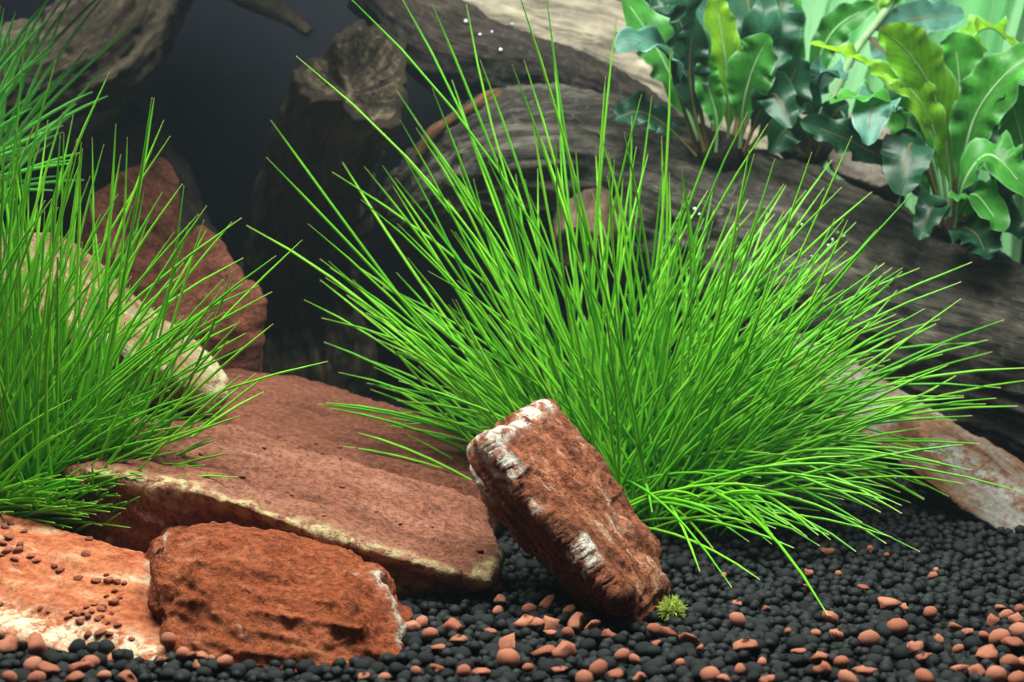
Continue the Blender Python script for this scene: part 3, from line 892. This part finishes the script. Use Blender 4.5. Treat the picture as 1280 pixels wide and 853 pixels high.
# ------------------------------------------------------------------ grass
def blade_geo(root, tip, lift, bow, r0, nseg=9, ns=5):
    root, tip = np.asarray(root), np.asarray(tip)
    L = np.linalg.norm(tip - root)
    c = root + (tip - root) * 0.45 + np.array((0, 0, 1)) * lift * L + np.asarray(bow) * L
    t = np.linspace(0, 1, nseg)[:, None]
    P = (1 - t) ** 2 * root + 2 * t * (1 - t) * c + t * t * tip
    rad = r0 * (1 - 0.35 * t[:, 0] ** 2)
    rad[-1] *= 0.45
    path, rad, D, F, s, th, I = tube_geo(P, rad, ns, (0.3, -1, 0.2))
    V = (path[:, None, :] + D * rad[:, None, None]).reshape(-1, 3)
    tt = np.repeat(t[:, 0], ns)
    cap = np.array([[I[-1][0], I[-1][1], I[-1][2], I[-1][3]], [I[-1][0], I[-1][3], I[-1][4], I[-1][4]]])[:1]
    return V, np.vstack([F, cap]), tt


def clump(label, base, blades, mat, group=None, limit=300):
    """blades: list of (root, tip, lift, bow, radius); the 'limit' most prominent become parts"""
    root = empty('grass_clump', base)
    tag(root, label, 'grass', group)
    SVs, SFs, STs, off = [], [], [], 0
    for i, b in enumerate(blades):
        V, F, t = blade_geo(*b)
        if i < limit:
            me = mesh_np('blade', V, F, mat, True, base)
            attr_f(me, 't', t)
            link('blade', me, (0, 0, 0), root)
        else:
            SVs.append(V)
            SFs.append(F + off)
            STs.append(t)
            off += len(V)
    if SVs:
        me = mesh_np('inner_blades', np.vstack(SVs), np.vstack(SFs), mat, True, base)
        attr_f(me, 't', np.concatenate(STs))
        tag(link('inner_blades', me, (0, 0, 0), root), kind='stuff')
    return root


def rnd(a, b):
    return random.uniform(a, b)


# the large clump in the middle
tips_c = [(385, 280), (405, 428), (428, 203), (415, 215), (480, 167), (495, 112), (540, 5), (498, -10), (430, -10), (338, 150), (333, 197), (308, 282), (478, 207), (455, 208), (500, 150), (565, 100), (540, 110), (583, 5), (600, 75),
          (518, 148), (640, 80), (655, 75), (682, -10), (690, 40), (648, -10), (700, 170), (665, 145), (520, 160), (370, 70), (770, 25), (757, 95), (815, 120), (802, 118), (790, 145), (838, 62), (780, 165), (745, 195), (875, 270), (905, 145),
          (935, 140), (960, 155), (885, 238), (893, 228), (940, 265), (1065, 170), (1140, 242), (1090, 240), (1105, 330), (1215, 328), (1170, 405), (1120, 393), (1085, 440), (1115, 335), (1235, 425), (1240, 440), (1255, 400), (1245, 498),
          (1215, 505), (1285, 460), (1010, 335), (1070, 420), (1215, 520), (1225, 555), (1205, 575), (1288, 475), (1126, 575), (1278, 615), (1205, 605), (1108, 680), (1055, 625), (1025, 683), (1155, 625), (1110, 625), (1175, 582), (915, 735),
          (950, 725), (993, 662), (875, 715), (1035, 770), (575, 598), (500, 500), (490, 440), (460, 450), (520, 520), (540, 525), (440, 350), (412, 335), (400, 350), (380, 375), (720, 190), (610, 200), (640, 240), (560, 250), (850, 300),
          (980, 230), (1015, 190), (1040, 200), (1030, 235), (1008, 245), (1000, 270), (1130, 400), (1180, 430), (1195, 470), (1150, 690), (1070, 690), (560, 548), (600, 560)]
BC = np.array((at(775, 600, 35.5)[0], 35.5, 0.6))


def center_root(px, py):
    """where on the clump's patch a blade aimed at this pixel grows"""
    dx = (px - 770) / 420.0
    u = np.clip(dx, -1, 1)
    x = BC[0] + 2.0 * u * rnd(0.0, 1.0) + rnd(-1.3, 1.3)
    yv = BC[1] + rnd(-1.6, 1.9)
    return np.array((x, yv, float(soil_z(x, yv)) - 0.1))


def center_blade(px, py, k=0):
    r = center_root(px, py)
    low = py > 560
    ty = r[1] + (rnd(-3.4, 0.5) if low else rnd(-2.8, 2.6))
    if py > 640:
        ty = min(ty, 31.8)
        gz = ground_at(px, py, 0.25)[1]
        ty = min(ty, gz)
    if px < 640 and py > 380:
        ty = max(ty, 33.6)
        if py > 480:
            ty = max(ty, 34.5)
    t = at(px, py, ty)
    L = np.linalg.norm(t - r)
    horiz = abs(t[0] - r[0]) / L
    lift = 0.03 + 0.16 * horiz * rnd(0.3, 1.1) + (0.10 if low else 0)
    return (r, t, lift, (rnd(-.11, .11), rnd(-.06, .06), rnd(-.03, .03)), rnd(0.035, 0.048))


blades = [center_blade(*t) for t in tips_c]
env = [(-25, 260), (-5, 400), (12, 450), (30, 440), (50, 430), (70, 430), (90, 430), (110, 440), (130, 430), (150, 390), (168, 330), (185, 260)]
ea, er = zip(*env)
for k in range(660):
    if k % 3 == 0:
        ang = rnd(-25, 70)
    else:
        ang = rnd(-22, 183)
    m = np.interp(ang, ea, er)
    f = 0.30 + 0.70 * random.random() ** 0.8
    cx = 765 + rnd(-95, 80)
    px = cx + math.cos(math.radians(ang)) * m * f
    py = 585 - math.sin(math.radians(ang)) * m * f
    if py > 690 or (py > 560 and px < 700):
        continue
    blades.append(center_blade(px, py))
head, rest = blades[:len(tips_c)], blades[len(tips_c):]
rest.sort(key=lambda b: b[1][1] * 1.0 - 0.4 * np.linalg.norm(b[1] - b[0]))
clump('large bright green grass clump fanning out behind the leaning stone', (BC[0], BC[1], 0.2), head + rest, GRASS)

# the clump beside the tan stone
tips_l = [(190, 122), (205, 150), (230, 232), (213, 170), (193, 122), (137, 90), (70, 75), (60, 150), (130, 180), (255, 275), (228, 230), (218, 290), (378, 300), (345, 320), (303, 355), (323, 357), (410, 452), (330, 490), (300, 470), (332, 470),
          (300, 402), (340, 365), (230, 340), (190, 262), (172, 285), (145, 155), (100, 200), (45, 180), (268, 606), (270, 665), (163, 660), (258, 590), (210, 540), (45, 625), (165, 690), (248, 620), (296, 405), (283, 370), (225, 395), (250, 425), (180, 240),
          (270, 550), (300, 520), (200, 600), (150, 620), (90, 660), (120, 300), (15, 195), (30, 60), (5, 180), (165, 440), (220, 500), (135, 530)]
BL = np.array((at(5, 620, 31.2)[0], 31.2, 0.4))


def left_blade(px, py):
    x = BL[0] + np.clip((px - 60) / 250.0, -1, 1) * 0.6 + rnd(-2.0, 1.7)
    yv = BL[1] + rnd(-0.5, 1.2)
    r = np.array((x, yv, 0.6 + rnd(-.1, .3)))
    ty = yv + rnd(-2.0, 1.6)
    if py > 590:
        ty = min(ty, 29.2)
    elif px > 90 and py > 500:
        ty = min(ty, 30.2)
    elif px > 60:
        ty = min(ty, 32.6)
    t = at(px, py, ty)
    L = np.linalg.norm(t - r)
    horiz = abs(t[0] - r[0]) / L
    lift = 0.03 + 0.18 * horiz * rnd(0.3, 1.1)
    return (r, t, lift, (rnd(-.10, .10), rnd(-.06, .06), rnd(-.03, .03)), rnd(0.034, 0.046))


blades = [left_blade(*t) for t in tips_l]
env = [(-20, 200), (0, 260), (15, 340), (35, 400), (55, 450), (75, 480), (100, 470), (140, 400)]
ea, er = zip(*env)
for k in range(430):
    ang = rnd(-18, 125)
    m = np.interp(ang, ea, er)
    f = 0.30 + 0.70 * random.random()
    cx = rnd(-70, 70)
    px = cx + math.cos(math.radians(ang)) * m * f * 0.85
    py = 610 - math.sin(math.radians(ang)) * m * f
    if py > 660 or px < -160:
        continue
    blades.append(left_blade(px, py))
for k in range(110):
    px, py = rnd(-60, 190), rnd(470, 645)
    if py < 600 or px < 150:
        blades.append(left_blade(px, py))
head, rest = blades[:len(tips_l)], blades[len(tips_l):]
rest.sort(key=lambda b: (topx(b[1])[0] < 0, b[1][1]))
clump('bright green grass clump growing beside the tan stone over the bright slab', (BL[0], BL[1], 0.3), head + rest, GRASS)

# paler tuft in front of the shaded root
tips_p = [(60, 0), (90, 0), (130, -5), (175, 22), (70, 15), (130, 85), (68, 60), (115, 115), (40, 20), (20, 15), (135, 120), (95, 130), (110, 60), (80, 90), (12, 40), (0, 60), (140, -20), (50, 110), (30, 140), (85, -10), (5, 10), (60, 160), (90, 200), (40, 210), (20, 250)]
BP = np.array((at(-70, 260, 38.6)[0], 38.6, at(-70, 260, 38.6)[2]))
bl = []
for k in range(70):
    if k < len(tips_p):
        px, py = tips_p[k]
    else:
        px, py = rnd(-60, 110), rnd(-20, 240)
    r = BP + np.array((rnd(-1.2, 1.2), rnd(-.8, .8), rnd(-.5, .3)))
    t = at(px, py, r[1] + rnd(-2.5, 1.5))
    bl.append((r, t, rnd(0.03, 0.15), (rnd(-.06, .06), 0, 0), rnd(0.045, 0.06)))
clump('paler bluish green grass tuft growing on the raised end of the tan stone', BP, bl, GRASS2)


# ------------------------------------------------------------------ leafy plants
def leaf(parent, base, pts, width, mat, ruffle=0.12, hint=(0, -1, 0.3), waves=5, seed=0, fold=0.15, pet=0.28, roll=0.0):
    """a strap leaf with ruffled margin along a curve through pts; width in cm"""
    nt, nsd = 44, 9
    waves = waves * 1.1
    P = spline(pts, nt)
    T = np.gradient(P, axis=0)
    T /= np.linalg.norm(T, axis=1)[:, None]
    t = np.linspace(0, 1, nt)
    h = np.asarray(hint, float)
    X = np.cross(T, h)
    X /= np.linalg.norm(X, axis=1)[:, None] + 1e-9
    Nn = np.cross(X, T)
    a = roll + 0.5 * np.sin(seed) * t
    X, Nn = X * np.cos(a)[:, None] + Nn * np.sin(a)[:, None], Nn * np.cos(a)[:, None] - X * np.sin(a)[:, None]
    pet = pet * 0.65
    q = np.clip((t - pet) / (1 - pet), 0, 1)
    wd = 0.09 + (1 - 0.09) * np.clip(np.sin(np.pi * np.clip(q, 0, 1) ** 1.2), 0, 1) ** 0.75
    wd = np.where(t < pet, 0.09 + 0.06 * t, wd)
    wd[-1] = 0.03
    s = np.linspace(-1, 1, nsd)
    V, S, TT = [], [], []
    for i in range(nt):
        for sj in s:
            ph = seed * 1.7 + (2.1 if sj > 0 else 0.0)
            env_ = abs(sj) ** 2.4 * wd[i]
            pt = 2 * math.pi * waves * (t[i] + 0.05 * math.sin(9 * t[i] + ph))
            wob = ruffle * env_ * (math.sin(pt + ph) + 0.45 * math.sin(1.7 * pt + ph * 2))
            ex = 1 + 0.045 * abs(sj) * math.sin(1.3 * pt + ph) + 0.05 * abs(sj) * math.sin(0.45 * pt + seed)
            V.append(P[i] + X[i] * sj * width * 0.5 * wd[i] * ex + Nn[i] * (wob * width * 1.35 + fold * abs(sj) * width * wd[i]))
            S.append(abs(sj))
            TT.append(t[i])
    V = np.array(V)
    I = np.arange(nt * nsd).reshape(nt, nsd)
    F = np.stack([I[:-1, :-1], I[:-1, 1:], I[1:, 1:], I[1:, :-1]], -1).reshape(-1, 4)
    me = mesh_np('leaf', V, F, mat, True, base)
    attr_f(me, 't', TT)
    attr_f(me, 's', S)
    lo = link('leaf', me, (0, 0, 0), parent)
    # midrib running up from the petiole
    rr = 0.055 * (1 - 0.8 * t) * (0.6 + 0.5 * width)
    path, rr, D, F2, _, _, I2 = tube_geo((P - Nn * 0.01)[:38], rr[:38], 6)
    V2 = (path[:, None, :] + D * rr[:, None, None]).reshape(-1, 3)
    link('midrib', mesh_np('midrib', V2, F2, STEMM if mat in (LEAFD, LEAFT) else STEMG, True, base), (0, 0, 0), lo)
    return lo


def leafy(name, label, base, leaves):
    root = empty(name, base)
    tag(root, label, 'plant')
    base = np.asarray(base)
    # short rhizome crown where the petioles meet
    V, F = lump(int(base[0] * 7) % 40, 2, 0.2, 0.7)
    me = mesh_np('crown', V * np.array((0.9, 0.7, 0.9)) + base, F, WOODDARK, True, base)
    attr_v(me, 'grain', V)
    link('rhizome', me, (0, 0, 0), root)
    for k, L in enumerate(leaves):
        pts, wpx, mat = L[0], L[1], L[2]
        kw = L[3] if len(L) > 3 else {}
        P = [at(*p) for p in pts]
        leaf(root, base, P, K(pts[-1][2], wpx) * 1.0, mat, seed=k + 1 + base[0] % 3, **kw)
    return root


LA, LB = 42.6, 41.6
leafy('ruffled_plant', 'ruffled leafy plant rooted on the trunk beside the sunlit log', at(900, 190, 43.2), [
    ([(908, 190, 42.8), (912, 130, 42.3), (905, 60, 41.8), (893, -8, 41.6)], 46, LEAFY, dict(pet=0.3, ruffle=0.10, waves=5)),
    ([(925, 185, 42.6), (930, 130, 42.0), (942, 85, 41.5), (962, 44, 41.0)], 62, LEAFG, dict(pet=0.32, waves=4)),
    ([(872, 190, 42.8), (850, 120, 42.3), (835, 70, 41.5), (805, 52, 40.8), (772, 66, 40.3)], 60, LEAFT, dict(pet=0.4, ruffle=0.07, hint=(0.3, -0.6, 0.8), waves=3)),
    ([(880, 190, 43), (850, 120, 43), (815, 50, 42.8), (772, -14, 42.6)], 60, LEAFG, dict(pet=0.3)),
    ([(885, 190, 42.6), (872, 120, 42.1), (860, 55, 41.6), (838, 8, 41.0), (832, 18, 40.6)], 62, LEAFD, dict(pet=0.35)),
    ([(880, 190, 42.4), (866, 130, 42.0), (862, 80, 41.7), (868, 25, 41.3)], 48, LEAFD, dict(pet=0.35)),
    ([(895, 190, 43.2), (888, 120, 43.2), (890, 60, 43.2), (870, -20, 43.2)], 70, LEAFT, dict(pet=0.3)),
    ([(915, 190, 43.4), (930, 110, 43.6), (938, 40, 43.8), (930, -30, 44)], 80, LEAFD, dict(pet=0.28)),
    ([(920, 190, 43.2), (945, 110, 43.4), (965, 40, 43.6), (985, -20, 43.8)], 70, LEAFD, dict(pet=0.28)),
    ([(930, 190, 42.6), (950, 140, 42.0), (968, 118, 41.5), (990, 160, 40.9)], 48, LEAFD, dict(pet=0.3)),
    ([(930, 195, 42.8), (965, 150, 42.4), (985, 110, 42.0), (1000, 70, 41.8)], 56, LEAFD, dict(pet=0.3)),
    ([(870, 195, 42.5), (835, 160, 42.0), (800, 140, 41.5), (768, 150, 41.1)], 42, LEAFD, dict(pet=0.3)),
    ([(895, 190, 42.3), (896, 150, 42), (886, 110, 41.8), (880, 70, 41.6)], 34, LEAFG, dict(pet=0.35)),
])
leafy('shaded_ruffled_plant', 'darker ruffled plant between the two brighter leafy plants', at(1010, 185, 44.6), [
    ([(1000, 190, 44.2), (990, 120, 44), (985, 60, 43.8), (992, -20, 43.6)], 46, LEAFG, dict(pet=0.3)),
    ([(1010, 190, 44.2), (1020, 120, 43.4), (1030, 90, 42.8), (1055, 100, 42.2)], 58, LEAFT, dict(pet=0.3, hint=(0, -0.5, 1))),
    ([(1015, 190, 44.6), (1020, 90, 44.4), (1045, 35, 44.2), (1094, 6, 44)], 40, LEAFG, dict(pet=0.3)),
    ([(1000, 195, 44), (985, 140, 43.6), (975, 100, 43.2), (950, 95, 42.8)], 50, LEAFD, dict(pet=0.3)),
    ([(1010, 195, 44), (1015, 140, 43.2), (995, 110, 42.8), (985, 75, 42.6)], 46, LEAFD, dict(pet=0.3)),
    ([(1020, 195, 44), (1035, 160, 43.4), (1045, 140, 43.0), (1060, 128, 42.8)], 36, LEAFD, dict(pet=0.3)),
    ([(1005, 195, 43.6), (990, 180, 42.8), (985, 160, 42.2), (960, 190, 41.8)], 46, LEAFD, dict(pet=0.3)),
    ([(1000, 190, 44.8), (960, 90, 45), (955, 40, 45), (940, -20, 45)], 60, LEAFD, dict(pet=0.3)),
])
leafy('broad_ruffled_plant', 'broad ruffled plant with sunlit yellow-green leaves on the trunk', at(1190, 285, 42.2), [
    ([(1188, 280, 41.8), (1186, 200, 41.2), (1165, 115, 40.6), (1130, 60, 40.1), (1098, 38, 39.7)], 64, LEAFY, dict(pet=0.25, ruffle=0.07, waves=5)),
    ([(1184, 275, 41.8), (1176, 200, 41.2), (1155, 135, 40.6), (1120, 98, 40.2), (1088, 92, 39.9)], 48, LEAFY, dict(pet=0.3, hint=(-.3, -0.8, 0.6))),
    ([(1180, 270, 42.2), (1150, 170, 41.8), (1100, 95, 41.2), (1062, 70, 40.8), (1012, 55, 40.4)], 38, LEAFY, dict(pet=0.4, hint=(-.2, -0.7, 0.7), waves=6)),
    ([(1180, 275, 41.6), (1165, 200, 41.0), (1130, 145, 40.5), (1085, 120, 40.0), (1038, 130, 39.6)], 46, LEAFG, dict(pet=0.3, ruffle=0.14, waves=6, hint=(-.3, -0.7, 0.7))),
    ([(1192, 280, 42.4), (1200, 180, 42.2), (1200, 110, 42.0), (1192, 40, 41.8)], 78, LEAFG, dict(pet=0.3, waves=5)),
    ([(1200, 280, 43), (1205, 160, 43), (1210, 60, 42.6), (1240, 35, 42.2), (1276, 72, 41.8)], 52, LEAFY, dict(pet=0.35, hint=(.2, -0.6, 0.8))),
    ([(1196, 280, 41.6), (1205, 200, 41.0), (1222, 140, 40.5), (1260, 90, 40.0), (1305, 62, 39.7)], 66, LEAFG, dict(pet=0.22, ruffle=0.09, waves=6)),
    ([(1290, 280, 41.4), (1282, 200, 40.8), (1268, 140, 40.4), (1262, 105, 40.0)], 60, LEAFG, dict(pet=0.25)),
    ([(1180, 280, 41.4), (1160, 215, 40.6), (1140, 180, 40.1), (1132, 205, 39.6), (1128, 245, 39.3)], 62, LEAFD, dict(pet=0.4, ruffle=0.06, hint=(0, -0.8, 0.6))),
    ([(1195, 285, 41.0), (1205, 230, 40.3), (1230, 195, 39.9), (1255, 205, 39.5), (1290, 250, 39.2)], 58, LEAFG, dict(pet=0.25, hint=(0, -0.5, 0.9))),
    ([(1195, 290, 41.0), (1205, 255, 40.4), (1222, 245, 39.9), (1255, 290, 39.4)], 56, LEAFG, dict(pet=0.2, hint=(0.2, -0.7, 0.7), ruffle=0.08)),
    ([(1190, 290, 41.0), (1205, 285, 40.3), (1222, 295, 39.8), (1235, 325, 39.5)], 64, LEAFD, dict(pet=0.2)),
    ([(1175, 285, 41.6), (1130, 220, 41.2), (1070, 180, 40.8), (1000, 152, 40.4)], 50, LEAFD, dict(pet=0.3, waves=6, hint=(-.2, -0.7, 0.7))),
    ([(1180, 280, 41.4), (1150, 180, 40.6), (1115, 128, 40.2), (1090, 140, 39.7), (1085, 182, 39.3)], 50, LEAFT, dict(pet=0.4, hint=(-0.2, -0.5, 0.8))),
    ([(1200, 285, 42.4), (1215, 200, 42.4), (1228, 140, 42.2), (1235, 90, 42.2)], 56, LEAFD, dict(pet=0.3)),
    ([(1185, 290, 41.2), (1170, 270, 40.6), (1165, 260, 40.2), (1150, 300, 39.8)], 40, LEAFD, dict(pet=0.3)),
    ([(1240, 300, 41.2), (1255, 240, 40.6), (1265, 210, 40.1), (1290, 200, 39.7)], 50, LEAFD, dict(pet=0.25)),
    ([(1180, 280, 42.2), (1150, 230, 41.8), (1135, 170, 41.6), (1140, 120, 41.4)], 50, LEAFG, dict(pet=0.3)),
    ([(1195, 285, 41.4), (1215, 260, 41), (1240, 250, 40.7), (1275, 300, 40.4)], 56, LEAFD, dict(pet=0.3)),
    ([(1190, 285, 42), (1195, 200, 41.8), (1180, 150, 41.6), (1160, 90, 41.6)], 52, LEAFD, dict(pet=0.3)),
])

# stem plant further back
sb = at(1062, 70, 47.5)
stp = empty('stem_plant', at(1010, 230, 48))
tag(stp, 'slim pale stem with blurred bluish leaves before the background leaves', 'plant')
stb = at(1010, 230, 48)
path = spline([stb, at(1040, 130, 47.8), at(1068, 66, 47.5), at(1098, 25, 47.5), at(1132, -20, 47.5), at(1170, -80, 47.5)], 30)
path, rr, D, F, _, _, _ = tube_geo(path, np.full(30, K(47, 5.5)), 10)
link('stem', mesh_np('stem', (path[:, None, :] + D * rr[:, None, None]).reshape(-1, 3), F, STEMG, True, stb), (0, 0, 0), stp)
leaf(stp, stb, [at(1090, 38, 47.5), at(1120, 30, 47.6), at(1160, 22, 47.8), at(1205, 18, 48)], K(48, 46), LEAFT, 0.06, (0, -1, 0.2), 4, 3, pet=0.1)
leaf(stp, stb, [at(1085, 45, 47.5), at(1105, 65, 47.4), at(1125, 80, 47.3), at(1140, 120, 47.2)], K(48, 50), LEAFT, 0.06, (0, -1, 0.2), 4, 5, pet=0.1)
leaf(stp, stb, [at(1100, 20, 47.5), at(1098, 5, 47.4), at(1110, -10, 47.3), at(1130, -10, 47.2)], K(48, 22), LEAFY, 0.06, (0, -1, 0.2), 3, 6, pet=0.1)

# broad background plant: long strap leaves close to the back pane
for k in range(38):
    px = 985 + k * 13.5 + rnd(-8, 8)
    yb = rnd(52.5, 56.5)
    b = at(px + rnd(-30, 10), 330, yb)
    b[2] = float(soil_z(b[0], b[1])) - 0.2
    pl = empty('background_plant', b)
    tag(pl, 'tall bright green strap-leaved plant against the back pane', 'plant', 'tall background plants')
    for q in range(3):
        dx = rnd(-15, 70) + q * 8
        P = [b, at(px + dx * 0.15, 210, yb - .1), at(px + dx * 0.5, 90, yb - .3), at(px + dx + 15, -10, yb - .6), at(px + dx * 1.6 + 30, -90, yb - 1)]
        leaf(pl, b, P, K(yb, rnd(22, 34)), BACKG, 0.03, (0, -1, 0.1), 2, k + q, fold=0.08, pet=0.05, roll=rnd(-.4, .4))

# algae tuft on the soil
ab = ground_at(840, 770, 0.12)
al = empty('algae_tuft', ab)
tag(al, 'small fuzzy yellow-green algae tuft beside the foot of the leaning stone', 'algae')
V, F = lump(5, 3, 0.3, 0.8, 2.0)
me = mesh_np('tuft_core', V * 0.22 + ab + np.array((0, 0, 0.1)), F, ALGA, True, ab)
link('tuft_core', me, (0, 0, 0), al)
SVs, SFs, off = [], [], 0
for k in range(420):
    d = np.array((rnd(-1, 1), rnd(-1, 1), rnd(-.5, 1)))
    d /= np.linalg.norm(d)
    r0 = ab + np.array((0, 0, 0.1)) + d * 0.19
    v, f, _ = blade_geo(r0, r0 + (d + np.array((rnd(-.8, .8), rnd(-.8, .8), rnd(-.5, .8)))) * rnd(0.05, 0.11), 0.1, (rnd(-.2, .2), 0, 0), 0.008, 5, 5)
    SVs.append(v)
    SFs.append(f + off)
    off += len(v)
tag(link('filaments', mesh_np('filaments', np.vstack(SVs), np.vstack(SFs), ALGA, True, ab), (0, 0, 0), al), kind='stuff')

# pearling oxygen bubbles sitting on wood and leaves
N = NT('air_bubble')
BUB = N.surface(N.n('BsdfPrincipled', {'Base Color': (0.85, 0.92, 0.95, 1), 'Roughness': 0.08, 'Specular IOR Level': 1.0, 'Metallic': 0.3}).outputs[0])
V, F = lump(3, 2, 0.02, 1.0)
bme = mesh_np('air_bubble', V, F, BUB)
for px, py, r in ((868, 262, 2.2), (874, 268, 1.8), (865, 270, 1.5), (1040, 300, 1.8), (1055, 296, 1.5), (1035, 307, 1.6), (1047, 291, 1.2), (1002, 281, 1.6), (985, 279, 1.4), (1015, 320, 1.3), (582, 27, 2.4), (600, 44, 1.8), (626, 62, 2.2), (615, 40, 1.6), (640, 30, 1.6), (1030, 690, 1.2)):
    h = first_hit(px, py)
    if h is None:
        continue
    rr = h[3] * r / FPX
    o = bpy.data.objects.new('air_bubble', bme)
    o.location = (h[0] + h[1] * rr * 0.7) * CM
    o.scale = (rr, rr, rr)
    COL.objects.link(o)
    tag(o, 'tiny glinting air bubble clinging to the driftwood', 'bubble', 'air bubbles on the driftwood')
